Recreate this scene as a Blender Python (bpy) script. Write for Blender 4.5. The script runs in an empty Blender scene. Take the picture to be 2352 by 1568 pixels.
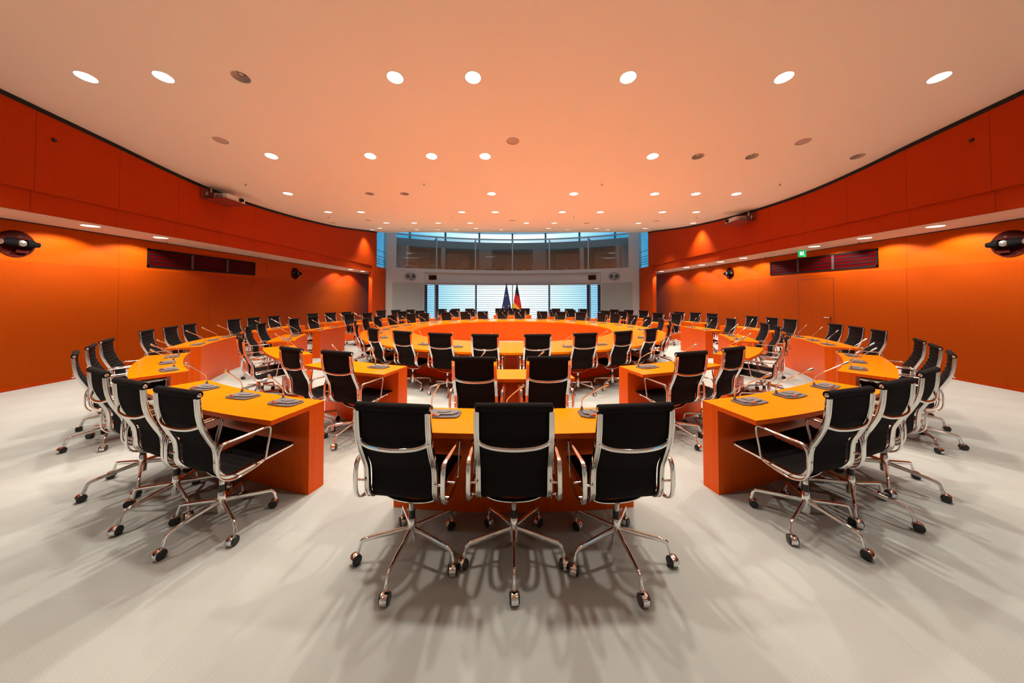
import bpy, math, random
from mathutils import Vector, Matrix
from mathutils.geometry import delaunay_2d_cdt
random.seed(7)
SC = bpy.context.scene
COL = SC.collection
PI = math.pi
R = math.radians

# ------------------------------------------------------------------ camera
cd = bpy.data.cameras.new('camera'); cam = bpy.data.objects.new('camera', cd); COL.objects.link(cam)
cd.sensor_width = 36.0; cd.lens = 736.023 / 2352 * 36
cd.shift_x = -0.0003; cd.shift_y = (665.05 - 784) / 2352
cd.clip_start = 0.05; cd.clip_end = 200
cam.location = (-0.0104, 0, 1.6632); cam.rotation_euler = (R(91.25), 0, 0)
SC.camera = cam

# ------------------------------------------------------------------ world: pale blue daylight outside the glazing
w = bpy.data.worlds.new('daylight'); SC.world = w; w.use_nodes = True
nt = w.node_tree; nt.nodes.clear()
wo = nt.nodes.new('ShaderNodeOutputWorld'); bg = nt.nodes.new('ShaderNodeBackground')
tc = nt.nodes.new('ShaderNodeTexCoord'); sep = nt.nodes.new('ShaderNodeSeparateXYZ')
ab = nt.nodes.new('ShaderNodeMath'); ab.operation = 'ABSOLUTE'
rp = nt.nodes.new('ShaderNodeValToRGB'); rp.color_ramp.elements[0].position = 0.02; rp.color_ramp.elements[1].position = 0.30
rp.color_ramp.elements[0].color = (0.55, 0.64, 0.66, 1); rp.color_ramp.elements[1].color = (0.03, 0.20, 0.36, 1)
nt.links.new(tc.outputs['Generated'], sep.inputs[0]); nt.links.new(sep.outputs['X'], ab.inputs[0])
nt.links.new(ab.outputs[0], rp.inputs[0]); nt.links.new(rp.outputs[0], bg.inputs[0])
bg.inputs[1].default_value = 2.9
nt.links.new(bg.outputs[0], wo.inputs[0])

SC.view_settings.view_transform = 'Standard'; SC.view_settings.look = 'None'
SC.view_settings.exposure = 0.06; SC.view_settings.gamma = 1.0
SC.view_settings.use_curve_mapping = False
try:
    SC.cycles.max_bounces = 8; SC.cycles.diffuse_bounces = 4; SC.cycles.glossy_bounces = 4
    SC.cycles.transparent_max_bounces = 12; SC.cycles.sample_clamp_indirect = 6
    SC.cycles.use_denoising = True; SC.cycles.caustics_reflective = False; SC.cycles.caustics_refractive = False
except Exception: pass
LAMP_W = 340.0        # power of one ceiling lamp
SOFFIT_W = 108.0       # power of one soffit lamp
LAMP_COL = (1.0, 0.955, 0.88)

# ------------------------------------------------------------------ materials
def mat(name, col, rough=0.5, metal=0.0, spec=0.5, coat=0.0, coat_rough=0.1, emit=None, es=1.0):
    m = bpy.data.materials.new(name); m.use_nodes = True
    b = m.node_tree.nodes['Principled BSDF']
    b.inputs['Base Color'].default_value = (*col, 1); b.inputs['Roughness'].default_value = rough
    b.inputs['Metallic'].default_value = metal; b.inputs['Specular IOR Level'].default_value = spec
    b.inputs['Coat Weight'].default_value = coat; b.inputs['Coat Roughness'].default_value = coat_rough
    if emit:
        b.inputs['Emission Color'].default_value = (*emit, 1); b.inputs['Emission Strength'].default_value = es
    return m
def nodes(m): return m.node_tree.nodes, m.node_tree.links, m.node_tree.nodes['Principled BSDF']
def grain(m, col, amount=0.12, scale=(3, 3, 60), seams=None, seam_axis='Y', seam_off=0.0):
    """fine veneer figure, plus thin dark joints between panels every `seams` metres"""
    N, L, B = nodes(m)
    t = N.new('ShaderNodeTexCoord'); mp = N.new('ShaderNodeMapping'); mp.inputs['Scale'].default_value = scale
    no = N.new('ShaderNodeTexNoise'); no.inputs['Scale'].default_value = 1.0; no.inputs['Detail'].default_value = 5
    L.new(t.outputs['Object'], mp.inputs[0]); L.new(mp.outputs[0], no.inputs['Vector'])
    r = N.new('ShaderNodeValToRGB'); e = r.color_ramp.elements
    e[0].position = 0.3; e[1].position = 0.7
    e[0].color = (*[c * (1 - amount) for c in col], 1); e[1].color = (*[min(1, c * (1 + amount)) for c in col], 1)
    L.new(no.outputs['Fac'], r.inputs[0]); out = r.outputs[0]
    if seams:
        s = N.new('ShaderNodeSeparateXYZ'); L.new(t.outputs['Object'], s.inputs[0])
        a = N.new('ShaderNodeMath'); a.operation = 'ADD'; a.inputs[1].default_value = -seam_off + 100 * seams
        d = N.new('ShaderNodeMath'); d.operation = 'MODULO'; d.inputs[1].default_value = seams
        c = N.new('ShaderNodeMath'); c.operation = 'LESS_THAN'; c.inputs[1].default_value = 0.008
        L.new(s.outputs[seam_axis], a.inputs[0]); L.new(a.outputs[0], d.inputs[0]); L.new(d.outputs[0], c.inputs[0])
        mx = N.new('ShaderNodeMix'); mx.data_type = 'RGBA'
        mx.inputs[7].default_value = (*[k * 0.5 for k in col], 1)
        L.new(c.outputs[0], mx.inputs[0]); L.new(out, mx.inputs[6]); out = mx.outputs[2]
    L.new(out, B.inputs['Base Color'])
    return m
WALLC = (0.45, 0.042, 0.0010); WALLU = (0.45, 0.066, 0.0008); WALLL = (0.37, 0.051, 0.0007)  # same veneer throughout; lamp light and reddish bounce are put into these tones
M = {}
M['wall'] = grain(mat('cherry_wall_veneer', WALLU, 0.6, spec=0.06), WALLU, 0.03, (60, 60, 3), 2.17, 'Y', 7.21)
M['wall_low'] = grain(mat('cherry_lower_wall_veneer_shaded', WALLL, 0.6, spec=0.06), WALLL, 0.03, (60, 60, 3), 2.17, 'Y', 7.21)  # lower panels darkened to carry the shade below the ledge
M['fascia'] = grain(mat('cherry_fascia_veneer_bounce_lit', WALLC, 0.6, spec=0.08), WALLC, 0.035, (60, 60, 3), 1.12, 'Y', 5.16)
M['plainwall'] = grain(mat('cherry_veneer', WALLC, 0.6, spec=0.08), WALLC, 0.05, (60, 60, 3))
DESKC = (0.80, 0.100, 0.002)
M['desk'] = grain(mat('desk_side_veneer', DESKC, 0.35, spec=0.2), DESKC, 0.07, (40, 40, 2))
TOPC = (0.92, 0.222, 0.0006)  # same wood as the desk sides, overhead light painted into the colour
M['top'] = grain(mat('desk_top_lit_veneer', TOPC, 0.2, spec=0.26), TOPC, 0.04, (2, 30, 2))
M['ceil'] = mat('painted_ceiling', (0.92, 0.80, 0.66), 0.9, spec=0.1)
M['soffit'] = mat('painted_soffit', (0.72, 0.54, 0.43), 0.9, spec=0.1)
M['gap'] = mat('black_shadow_gap', (0.01, 0.01, 0.01), 0.9)
M['grey'] = mat('grey_wall_panel', (0.42, 0.375, 0.335), 0.45, spec=0.4)
M['greypanel'] = mat('darker_grey_sliding_panel', (0.29, 0.295, 0.265), 0.4, spec=0.4)
M['steel'] = mat('grey_painted_steel', (0.30, 0.29, 0.27), 0.4, metal=0.3)
M['booth'] = mat('booth_interior', (0.30, 0.235, 0.20), 0.7)
M['boothdark'] = mat('booth_dark_interior', (0.13, 0.09, 0.075), 0.8)
M['boothdoor'] = mat('booth_door', (0.36, 0.30, 0.27), 0.6)
M['chrome'] = mat('polished_aluminium', (0.86, 0.85, 0.83), 0.045, metal=1.0)
M['satin'] = mat('satin_metal', (0.6, 0.6, 0.6), 0.25, metal=1.0)
M['blackp'] = mat('black_plastic', (0.012, 0.011, 0.011), 0.35)
M['blackm'] = mat('matt_black_metal', (0.0035, 0.003, 0.003), 0.8, spec=0.05)
M['greyp'] = mat('dark_grey_plastic', (0.12, 0.10, 0.093), 0.5, spec=0.3)
M['greyp2'] = mat('mid_grey_plastic', (0.17, 0.145, 0.135), 0.5, spec=0.3)
M['red'] = mat('red_lens', (0.6, 0.01, 0.01), 0.3, emit=(1, 0.02, 0.02), es=0.4)
M['white'] = mat('white_plastic', (0.75, 0.73, 0.70), 0.4)
M['lampcup'] = mat('white_lamp_reflector', (0.85, 0.82, 0.78), 0.35)
M['lampcup_off'] = mat('satin_lamp_reflector', (0.62, 0.50, 0.42), 0.5)
M['lampglow'] = mat('glowing_lamp_disc', (1, 1, 1), 0.5, emit=(1.0, 0.95, 0.88), es=14)
M['bulb_off'] = mat('unlit_lamp', (0.10, 0.08, 0.07), 0.2)
M['grille'] = mat('round_speaker_grille', (0.50, 0.38, 0.31), 0.8)
M['ventred'] = mat('dark_red_glazing', (0.065, 0.0004, 0.0012), 0.6, spec=0.02)
M['ventframe'] = mat('dark_brown_frame', (0.010, 0.005, 0.005), 0.6, spec=0.1)
M['ventmull'] = mat('grey_brown_mullion', (0.06, 0.03, 0.03), 0.5)
M['dish'] = mat('dark_red_recess', (0.045, 0.005, 0.003), 0.7, spec=0.05)
M['green'] = mat('green_exit_sign', (0.0, 0.35, 0.10), 0.4, emit=(0.0, 0.42, 0.12), es=0.9)
M['signwhite'] = mat('lit_white_pictogram', (0.9, 0.9, 0.9), 0.4, emit=(1, 1, 0.95), es=1.3)
M['euflag'] = mat('blue_flag_cloth', (0.015, 0.022, 0.12), 0.7)
M['star'] = mat('yellow_star', (0.85, 0.62, 0.05), 0.6)
M['screen'] = mat('black_display', (0.01, 0.005, 0.005), 0.12)
M['wood_brown'] = mat('brown_shelf', (0.25, 0.03, 0.012), 0.5)
M['lens'] = mat('grey_lamp_lens', (0.10, 0.08, 0.065), 0.4)

# black chair fabric with faint weave
m = mat('black_chair_fabric', (0.013, 0.0100, 0.0095), 0.85, spec=0.08); M['fabric'] = m
N, L, B = nodes(m)
t = N.new('ShaderNodeTexCoord'); no = N.new('ShaderNodeTexNoise'); no.inputs['Scale'].default_value = 900
bp = N.new('ShaderNodeBump'); bp.inputs['Strength'].default_value = 0.25; bp.inputs['Distance'].default_value = 0.002
L.new(t.outputs['Object'], no.inputs['Vector']); L.new(no.outputs['Fac'], bp.inputs['Height']); L.new(bp.outputs[0], B.inputs['Normal'])

# carpet: warm grey with fine herringbone and faint square tiles
m = mat('warm_grey_carpet', (0.5, 0.46, 0.4), 0.95, spec=0.1); M['carpet'] = m
N, L, B = nodes(m)
t = N.new('ShaderNodeTexCoord')
def mth(op, a=None, b=None, va=0.0, vb=0.0):
    n = N.new('ShaderNodeMath'); n.operation = op; n.inputs[0].default_value = va; n.inputs[1].default_value = vb
    if a is not None: L.new(a, n.inputs[0])
    if b is not None: L.new(b, n.inputs[1])
    return n.outputs[0]
s = N.new('ShaderNodeSeparateXYZ'); L.new(t.outputs['Object'], s.inputs[0])
u = s.outputs['X']; v = s.outputs['Y']
zig = mth('PINGPONG', u, None, vb=0.014)                # herringbone: v shifted by a zigzag of u
ph = mth('ADD', v, zig)
sn = mth('SINE', mth('MULTIPLY', ph, None, vb=2 * PI / 0.0125))
zg2 = mth('SINE', mth('MULTIPLY', u, None, vb=2 * PI / 0.014))
hb = mth('MULTIPLY', sn, mth('ADD', mth('MULTIPLY', zg2, None, vb=0.3), None, vb=0.7))
ck = N.new('ShaderNodeTexChecker'); ck.inputs['Scale'].default_value = 2.0
mpc = N.new('ShaderNodeMapping'); L.new(t.outputs['Object'], mpc.inputs[0]); mpc.inputs['Location'].default_value = (0.1, 0.2, 0.5)
L.new(mpc.outputs[0], ck.inputs['Vector'])
ns = N.new('ShaderNodeTexNoise'); ns.inputs['Scale'].default_value = 1.3; ns.inputs['Detail'].default_value = 4
L.new(t.outputs['Object'], ns.inputs['Vector'])
val = mth('ADD', mth('MULTIPLY', hb, None, vb=0.055), mth('MULTIPLY', ck.outputs['Fac'], None, vb=0.035))
val = mth('ADD', val, mth('MULTIPLY', ns.outputs['Fac'], None, vb=0.10))
val = mth('ADD', val, None, vb=0.93)
vm = N.new('ShaderNodeVectorMath'); vm.operation = 'SCALE'; vm.inputs[0].default_value = (0.372, 0.370, 0.332)
L.new(val, vm.inputs['Scale']); L.new(vm.outputs[0], B.inputs['Base Color'])

# clear glass: mostly see-through with a mirror reflection
def glassmat(name, tint, refl=0.10):
    m = bpy.data.materials.new(name); m.use_nodes = True; N = m.node_tree.nodes; L = m.node_tree.links; N.clear()
    o = N.new('ShaderNodeOutputMaterial'); mx = N.new('ShaderNodeMixShader'); tr = N.new('ShaderNodeBsdfTransparent')
    gl = N.new('ShaderNodeBsdfGlossy'); gl.inputs['Roughness'].default_value = 0.02
    tr.inputs[0].default_value = (*tint, 1); lw = N.new('ShaderNodeLayerWeight'); lw.inputs[0].default_value = 0.25
    mr = N.new('ShaderNodeMath'); mr.operation = 'MULTIPLY_ADD'; mr.inputs[1].default_value = 0.5; mr.inputs[2].default_value = refl
    L.new(lw.outputs['Fresnel'], mr.inputs[0]); L.new(mr.outputs[0], mx.inputs[0])
    L.new(tr.outputs[0], mx.inputs[1]); L.new(gl.outputs[0], mx.inputs[2]); L.new(mx.outputs[0], o.inputs[0])
    return m
M['glass'] = glassmat('clear_window_glass', (0.93, 0.97, 0.98), 0.03)
M['boothglass'] = glassmat('booth_glass', (0.80, 0.80, 0.80), 0.07)

# black, red and gold flag cloth in slanted bands
m = mat('tricolour_flag_cloth', (0.6, 0, 0), 0.7); M['deflag'] = m
N, L, B = nodes(m)
t = N.new('ShaderNodeTexCoord'); s = N.new('ShaderNodeSeparateXYZ'); L.new(t.outputs['Object'], s.inputs[0])
a = N.new('ShaderNodeMath'); a.operation = 'MULTIPLY_ADD'; a.inputs[1].default_value = 1.15; L.new(s.outputs['X'], a.inputs[0]); L.new(s.outputs['Z'], a.inputs[2])
r = N.new('ShaderNodeValToRGB'); r.color_ramp.interpolation = 'CONSTANT'; e = r.color_ramp.elements
mr = N.new('ShaderNodeMapRange'); mr.inputs['From Min'].default_value = 0.4; mr.inputs['From Max'].default_value = 2.8
L.new(a.outputs[0], mr.inputs['Value']); L.new(mr.outputs[0], r.inputs[0])
e[0].position = 0; e[0].color = (0.80, 0.42, 0.02, 1); e[1].position = (1.12 - 0.4) / 2.4; e[1].color = (0.62, 0.004, 0.012, 1)
k = e.new((1.76 - 0.4) / 2.4); k.color = (0.012, 0.010, 0.010, 1)
L.new(r.outputs[0], B.inputs['Base Color'])

# ------------------------------------------------------------------ mesh helpers
class MB:
    def __init__(s): s.v = []; s.f = []; s.mi = []; s.m = 0
    def add(s, vs, fs):
        o = len(s.v); s.v += [tuple(p) for p in vs]; s.f += [tuple(i + o for i in f) for f in fs]; s.mi += [s.m] * len(fs); return s
    def box(s, x0, x1, y0, y1, z0, z1):
        vs = [(x, y, z) for z in (z0, z1) for y in (y0, y1) for x in (x0, x1)]
        return s.add(vs, [(0, 2, 3, 1), (4, 5, 7, 6), (0, 1, 5, 4), (2, 6, 7, 3), (0, 4, 6, 2), (1, 3, 7, 5)])
    def sweep(s, path, sect, lateral=None, closed=False, scales=None):
        """sweep a closed 2-D section along path; section x runs along `lateral`, y along the normal"""
        P = [Vector(p) for p in path]; n = len(P); k = len(sect); vs = []; pl = Vector(lateral) if lateral else None
        prev = None
        for i, p in enumerate(P):
            a = P[(i - 1) % n] if (closed or i > 0) else P[i]; b = P[(i + 1) % n] if (closed or i < n - 1) else P[i]
            t = (b - a).normalized()
            if pl is not None: l = (pl - t * pl.dot(t)).normalized()
            else:
                if prev is None: prev = Vector((0, 0, 1)) if abs(t.z) < 0.9 else Vector((1, 0, 0))
                l = (prev - t * prev.dot(t)).normalized(); prev = l
            nn = t.cross(l).normalized(); sc = scales[i] if scales else (1, 1)
            if not isinstance(sc, tuple): sc = (sc, sc)
            for (x, y) in sect: vs.append(p + l * x * sc[0] + nn * y * sc[1])
        fs = []
        for i in range(n if closed else n - 1):
            j = (i + 1) % n
            for q in range(k): fs.append((i * k + q, i * k + (q + 1) % k, j * k + (q + 1) % k, j * k + q))
        if not closed: fs += [tuple(range(k - 1, -1, -1)), tuple(range((n - 1) * k, n * k))]
        return s.add(vs, fs)
    def lathe(s, prof, n=24, at=(0, 0, 0), axis='Z', cap=True):
        vs = []; k = len(prof)
        for i in range(n):
            a = 2 * PI * i / n
            for (r, z) in prof:
                p = (r * math.cos(a), r * math.sin(a), z)
                if axis == 'X': p = (p[2], p[0], p[1])
                if axis == 'Y': p = (p[0], p[2], p[1])
                vs.append((p[0] + at[0], p[1] + at[1], p[2] + at[2]))
        fs = [(i * k + j, ((i + 1) % n) * k + j, ((i + 1) % n) * k + j + 1, i * k + j + 1) for i in range(n) for j in range(k - 1)]
        if cap:
            fs += [tuple(i * k for i in range(n - 1, -1, -1)), tuple(i * k + k - 1 for i in range(n))]
        return s.add(vs, fs)
    def prism(s, poly, z0, z1):
        n = len(poly)
        vs = [(x, y, z0) for x, y in poly] + [(x, y, z1) for x, y in poly]
        return s.add(vs, [tuple(range(n - 1, -1, -1)), tuple(range(n, 2 * n))] + [(i, (i + 1) % n, n + (i + 1) % n, n + i) for i in range(n)])
    def sector(s, r0, r1, a0, a1, z0, z1, n=16, cy=0.0, cx=0.0):
        """solid ring piece about (cx, cy); angle 0 points to -Y, positive towards +X (degrees)"""
        full = abs(a1 - a0) >= 360 - 1e-6; vs = []; m = n if full else n + 1
        for i in range(m):
            a = R(a0 + (a1 - a0) * i / n); sx, sy = math.sin(a), -math.cos(a)
            for r, z in ((r0, z0), (r1, z0), (r1, z1), (r0, z1)): vs.append((cx + r * sx, cy + r * sy, z))
        fs = [(i * 4 + q, i * 4 + (q + 1) % 4, ((i + 1) % m) * 4 + (q + 1) % 4, ((i + 1) % m) * 4 + q) for i in range(n) for q in range(4)]
        if not full: fs += [(3, 2, 1, 0), (n * 4, n * 4 + 1, n * 4 + 2, n * 4 + 3)]
        return s.add(vs, fs)
    def build(s, name, mats, parent=None, smooth=None, loc=None, recalc=True):
        me = bpy.data.meshes.new(name); me.from_pydata(s.v, [], s.f); me.update()
        for q in (mats if isinstance(mats, (list, tuple)) else [mats]): me.materials.append(q)
        if len(me.materials) > 1: me.polygons.foreach_set('material_index', s.mi)
        if recalc:
            import bmesh
            b = bmesh.new(); b.from_mesh(me); bmesh.ops.recalc_face_normals(b, faces=b.faces); b.to_mesh(me); b.free()
        if smooth:
            me.polygons.foreach_set('use_smooth', [True] * len(me.polygons))
            me.set_sharp_from_angle(angle=R(smooth))
        me.update()
        o = bpy.data.objects.new(name, me); COL.objects.link(o)
        if parent: o.parent = parent
        if loc: o.location = loc
        return o
def superell(w, h, n=10, p=3.0):
    out = []
    for i in range(n):
        a = 2 * PI * (i + 0.5) / n; c, s_ = math.cos(a), math.sin(a)
        out.append((w / 2 * math.copysign(abs(c) ** (2 / p), c), h / 2 * math.copysign(abs(s_) ** (2 / p), s_)))
    return out
def circ(r, n=8): return [(r * math.cos(2 * PI * i / n), r * math.sin(2 * PI * i / n)) for i in range(n)]
def smoothpath(pts, per=5, closed=False):
    P = [Vector(p) for p in pts]; n = len(P); out = []
    for i in range(n if closed else n - 1):
        p1 = P[i]; p2 = P[(i + 1) % n]; p0 = P[i - 1] if (closed or i > 0) else p1 * 2 - p2
        p3 = P[(i + 2) % n] if (closed or i < n - 2) else p2 * 2 - p1
        for k in range(per):
            t = k / per
            out.append(0.5 * ((2 * p1) + (-p0 + p2) * t + (2 * p0 - 5 * p1 + 4 * p2 - p3) * t * t + (-p0 + 3 * p1 - 3 * p2 + p3) * t ** 3))
    if not closed: out.append(P[-1])
    return out
def empty(name, loc=(0, 0, 0), rz=0.0):
    o = bpy.data.objects.new(name, None); COL.objects.link(o); o.location = loc; o.rotation_euler = (0, 0, rz)
    o.empty_display_size = 0.1; return o
def tag(o, label=None, cat=None, group=None, kind=None):
    if label: o['label'] = label
    if cat: o['category'] = cat
    if group: o['group'] = group
    if kind: o['kind'] = kind
    return o
def dup(o, parent=None):
    c = o.copy(); COL.objects.link(c); c.parent = parent
    for ch in list(o.children): dup(ch, c)
    return c
def struct(o): return tag(o, kind='structure')
CY = 9.3615                                   # centre of the round table
def polar(Rr, deg): return (Rr * math.sin(R(deg)), CY - Rr * math.cos(R(deg)))

# ------------------------------------------------------------------ room shell
CEIL = [(-4, 5.5), (0, 5.25), (3, 5.0), (5, 4.79), (6.2, 4.655), (7.2, 4.53), (8.2, 4.45), (9.2, 4.435), (10.5, 4.475), (12, 4.575), (14, 4.77), (16, 5.05), (17.3, 5.25), (18.3, 5.38)]
_cp = smoothpath([(0, a, b) for a, b in CEIL], 8)
def ceil_z(y):
    for a, b in zip(_cp, _cp[1:]):
        if a.y <= y <= b.y: return a.z + (b.z - a.z) * (y - a.y) / (b.y - a.y)
    return _cp[0].z if y < _cp[0].y else _cp[-1].z
XF = 7.77; XW = 8.90; YB = -3.6
struct(MB().box(-9.6, 9.6, YB - 0.3, 24.5, -0.2, 0).build('floor', M['carpet']))

G1 = (0.57, 1.70, 2.93, 3.93, 5.05, 6.18)
# lamps of the sagging ceiling: (x, y, lit)
LAMPS = [(-6.18, 4.57, 1), (-5.06, 4.57, 1), (-3.94, 4.57, 0), (-1.71, 4.58, 1), (-0.58, 4.58, 1), (1.67, 4.58, 1), (3.93, 4.58, 1), (6.18, 4.58, 1),
 (-5.05, 6.64, 1), (-2.98, 6.64, 1), (-1.70, 6.65, 1), (-0.58, 6.65, 1), (2.93, 6.65, 1), (3.88, 6.65, 0), (5.01, 6.65, 0), (7.22, 6.65, 0),
 (-6.06, 8.58, 1), (-3.86, 8.59, 0), (-2.92, 8.59, 0), (-0.57, 8.59, 1), (1.65, 8.60, 1), (3.84, 8.61, 1), (4.95, 8.61, 1), (6.05, 8.61, 1),
 (-6.16, 10.64, 1), (-5.06, 10.64, 1), (-1.70, 10.65, 1), (-0.58, 10.65, 1), (1.66, 10.65, 1), (2.93, 10.65, 1), (5.01, 10.65, 1), (6.13, 10.65, 1),
 (-5.15, 13.02, 1), (-4.01, 13.02, 1), (-3.04, 13.04, 1), (-1.74, 13.06, 1), (0.57, 13.06, 1), (1.71, 13.06, 1), (3.03, 13.06, 0), (5.16, 13.08, 1), (7.40, 13.06, 1),
 (-6.37, 15.35, 1), (-5.25, 15.38, 0), (-1.76, 15.42, 1), (1.74, 15.50, 1), (4.10, 15.52, 1), (6.44, 15.52, 1),
 (-7.30, 16.62, 1), (-4.97, 16.62, 1), (-3.88, 16.62, 1), (-2.93, 16.62, 1), (-0.57, 16.62, 1), (2.91, 16.72, 1), (5.0, 16.72, 1)]
BACK_FILL = [(-5.05, 2.45, 1), (-1.70, 2.45, 1), (1.70, 2.45, 1), (5.05, 2.45, 1), (-3.3, -1.6, 1), (3.3, -1.6, 1)]  # unseen downlights added to light the foreground and the wall behind
PLATES = [(-5.62, 6.10), (0.0, 6.12), (5.62, 6.14), (-7.3, 12.93), (-5.56, 12.25), (0.0, 12.31), (5.61, 12.43)]
def holed_sheet(x0, x1, ys, holes, hr, zf, th=0.12, seg=20):
    pts = []; edges = []; faces = []
    for y in ys:
        i = len(pts); pts += [Vector((x0, y)), Vector((x1, y))]; edges.append((i, i + 1))
    for a in range(len(ys) - 1):
        edges += [(2 * a, 2 * a + 2), (2 * a + 1, 2 * a + 3)]
    for (hx, hy) in holes:
        i = len(pts)
        pts += [Vector((hx + hr * math.cos(2 * PI * k / seg), hy + hr * math.sin(2 * PI * k / seg))) for k in range(seg)]
        edges += [(i + k, i + (k + 1) % seg) for k in range(seg)]
    v, e, f, _, _, _ = delaunay_2d_cdt(pts, edges, faces, 0, 1e-5)
    keep = []
    for q in f:
        c = sum((v[i] for i in q), Vector((0, 0))) / len(q)
        if any((c.x - hx) ** 2 + (c.y - hy) ** 2 < (hr * 0.98) ** 2 for hx, hy in holes): continue
        keep.append(q)
    mb = MB(); mb.add([(p.x, p.y, zf(p.y)) for p in v], keep); return mb
HR = 0.115
holes = [(x, y) for x, y, _ in LAMPS + BACK_FILL] + PLATES
ys = [YB + (18.3 - YB) * i / 88 for i in range(89)]
ce = holed_sheet(-XF + 0.0, XF - 0.0, ys, holes, HR, ceil_z).build('ceiling', M['ceil'], smooth=20, recalc=False)
struct(ce)
# dark void above the ceiling sheet so that no daylight leaks through the lamp holes, and its front edge
struct(MB().box(-9.6, 9.6, YB - 0.3, 18.2, 6.5, 6.7).build('ceiling', M['gap']))
struct(MB().box(-XF, XF, 18.3, 18.36, ceil_z(18.3) - 0.02, 6.7).build('trim_1', M['ceil']))
# fascia above the side aisles, its set-back band, the soffit, the lower wall, the black gap under the ceiling
SOFF = {-1: [(-8.18, 4.90, 1), (-8.18, 6.18, 1), (-8.18, 7.42, 1), (-8.20, 8.69, 0), (-8.16, 10.08, 0), (-8.18, 14.8, 1), (-8.12, 16.08, 1), (-8.10, 17.32, 1)],
        1: [(8.22, 4.92, 1), (8.24, 6.22, 1), (8.24, 7.48, 1), (8.23, 8.72, 1), (8.22, 10.15, 0), (8.20, 11.37, 1), (8.18, 12.6, 1), (8.19, 13.86, 1), (8.14, 15.0, 1), (8.10, 17.41, 1)]}
SOFF[-1].remove((-8.18, 14.8, 1))
ZS = 3.035; ZB = 3.385
for sgn, side in ((-1, 'left'), (1, 'right')):
    def bx(xa, xb, ya, yb, za, zb): return MB().box(min(sgn * xa, sgn * xb), max(sgn * xa, sgn * xb), ya, yb, za, zb)
    mb = bx(XF, XF + 0.12, YB, 18.3, ZB, 5.9)
    struct(mb.build('wall_' + side, M['fascia']))
    # gap strip follows the ceiling line
    g = MB()
    for a, b in zip(_cp, _cp[1:]):
        xs = sorted((sgn * (XF - 0.012), sgn * (XF + 0.002)))
        vs = [(x, p.y, p.z + dz) for x in xs for p in (a, b) for dz in (-0.075, -0.004)]
        g.add(vs, [(0, 1, 3, 2), (4, 6, 7, 5), (0, 4, 5, 1), (2, 3, 7, 6), (0, 2, 6, 4), (1, 5, 7, 3)])
    struct(g.build('trim_2' if sgn < 0 else 'trim_3', M['gap']))
    struct(bx(XF + 0.055, XF + 0.175, YB, 17.9, ZS, ZB).build('wall_' + side, M['fascia']))
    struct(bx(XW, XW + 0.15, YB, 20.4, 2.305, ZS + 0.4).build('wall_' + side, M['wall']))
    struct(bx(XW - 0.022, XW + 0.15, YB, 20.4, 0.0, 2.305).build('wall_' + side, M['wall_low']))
    struct(bx(XF - 0.0, XF + 0.2, 17.75, 19.6, 0, ZB + 0.005).build('wall_' + side, M['plainwall']))
    sx = sorted((sgn * (XF + 0.06), sgn * XW))
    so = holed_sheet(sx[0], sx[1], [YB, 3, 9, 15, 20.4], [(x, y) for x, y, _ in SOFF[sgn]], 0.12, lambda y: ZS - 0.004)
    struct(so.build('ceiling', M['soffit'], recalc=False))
    struct(bx(XF + 0.175, XW, YB, 20.4, 3.3, 3.36).build('ceiling', M['gap']))
    struct(bx(XW - 0.03, XW, YB, 20.4, ZS - 0.018, ZS - 0.003).build('trim_4' if sgn < 0 else 'trim_5', M['gap']))
    struct(bx(XW - 0.035, XW - 0.02, YB, 20.4, 0.0, 0.05).build('baseboard_' + side, M['plainwall']))
# wall behind the viewer: pale grey with tall windows
bw = MB()
for xa, xb, za, zb in ((-9.6, -7.2, 0, 5.9), (7.2, 9.6, 0, 5.9), (-7.2, 7.2, 2.9, 5.9), (-5.6, 5.6, 0, 2.9), (-7.2, -5.6, 0, 0.3), (5.6, 7.2, 0, 0.3)):
    bw.box(xa, xb, YB - 0.2, YB, za, zb)
M['palewall'] = mat('pale_back_wall', (0.62, 0.58, 0.53), 0.7)
struct(bw.build('wall_back', M['palewall']))

# ------------------------------------------------------------------ ceiling fittings
def lamp_proto(lit):
    e = empty('ceiling_downlight')
    r = HR
    MB().lathe([(r - 0.002, 0.0), (r + 0.012, -0.003), (r + 0.012, 0.001)], 28, cap=False).build('rim', M['white'], e, smooth=40, recalc=False)
    c = MB().lathe([(r + 0.001, 0.0), (r - 0.002, 0.03), (r - 0.022, 0.085), (r - 0.035, 0.10)], 28, cap=False)
    c.build('reflector', M['lampcup'] if lit else M['lampcup_off'], e, smooth=60, recalc=False)
    d = MB(); n = 24; d.add([(0.088 * math.cos(2 * PI * i / n), 0.088 * math.sin(2 * PI * i / n), 0.095) for i in range(n)], [tuple(range(n - 1, -1, -1))])
    d.build('bulb', M['lampglow'] if lit else M['bulb_off'], e, recalc=False)
    if not lit: MB().lathe([(0.0, 0.03), (0.03, 0.035), (0.042, 0.06), (0.03, 0.09)], 16, cap=False).build('lamp_reflector', M['satin'], e, smooth=50)
    return e
def spot(parent, power, size, blend, rad=0.06, z=0.05, name='lamp_light'):
    l = bpy.data.lights.new(name, 'SPOT'); l.energy = power; l.spot_size = R(size); l.spot_blend = blend
    l.shadow_soft_size = rad; l.color = LAMP_COL
    o = bpy.data.objects.new(name, l); COL.objects.link(o); o.parent = parent; o.location = (0, 0, z); return o
pl_on = lamp_proto(True); spot(pl_on, LAMP_W, 98, 0.7, rad=0.10, z=0.02)
pl_off = lamp_proto(False)
used = {1: False, 0: False}
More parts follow.
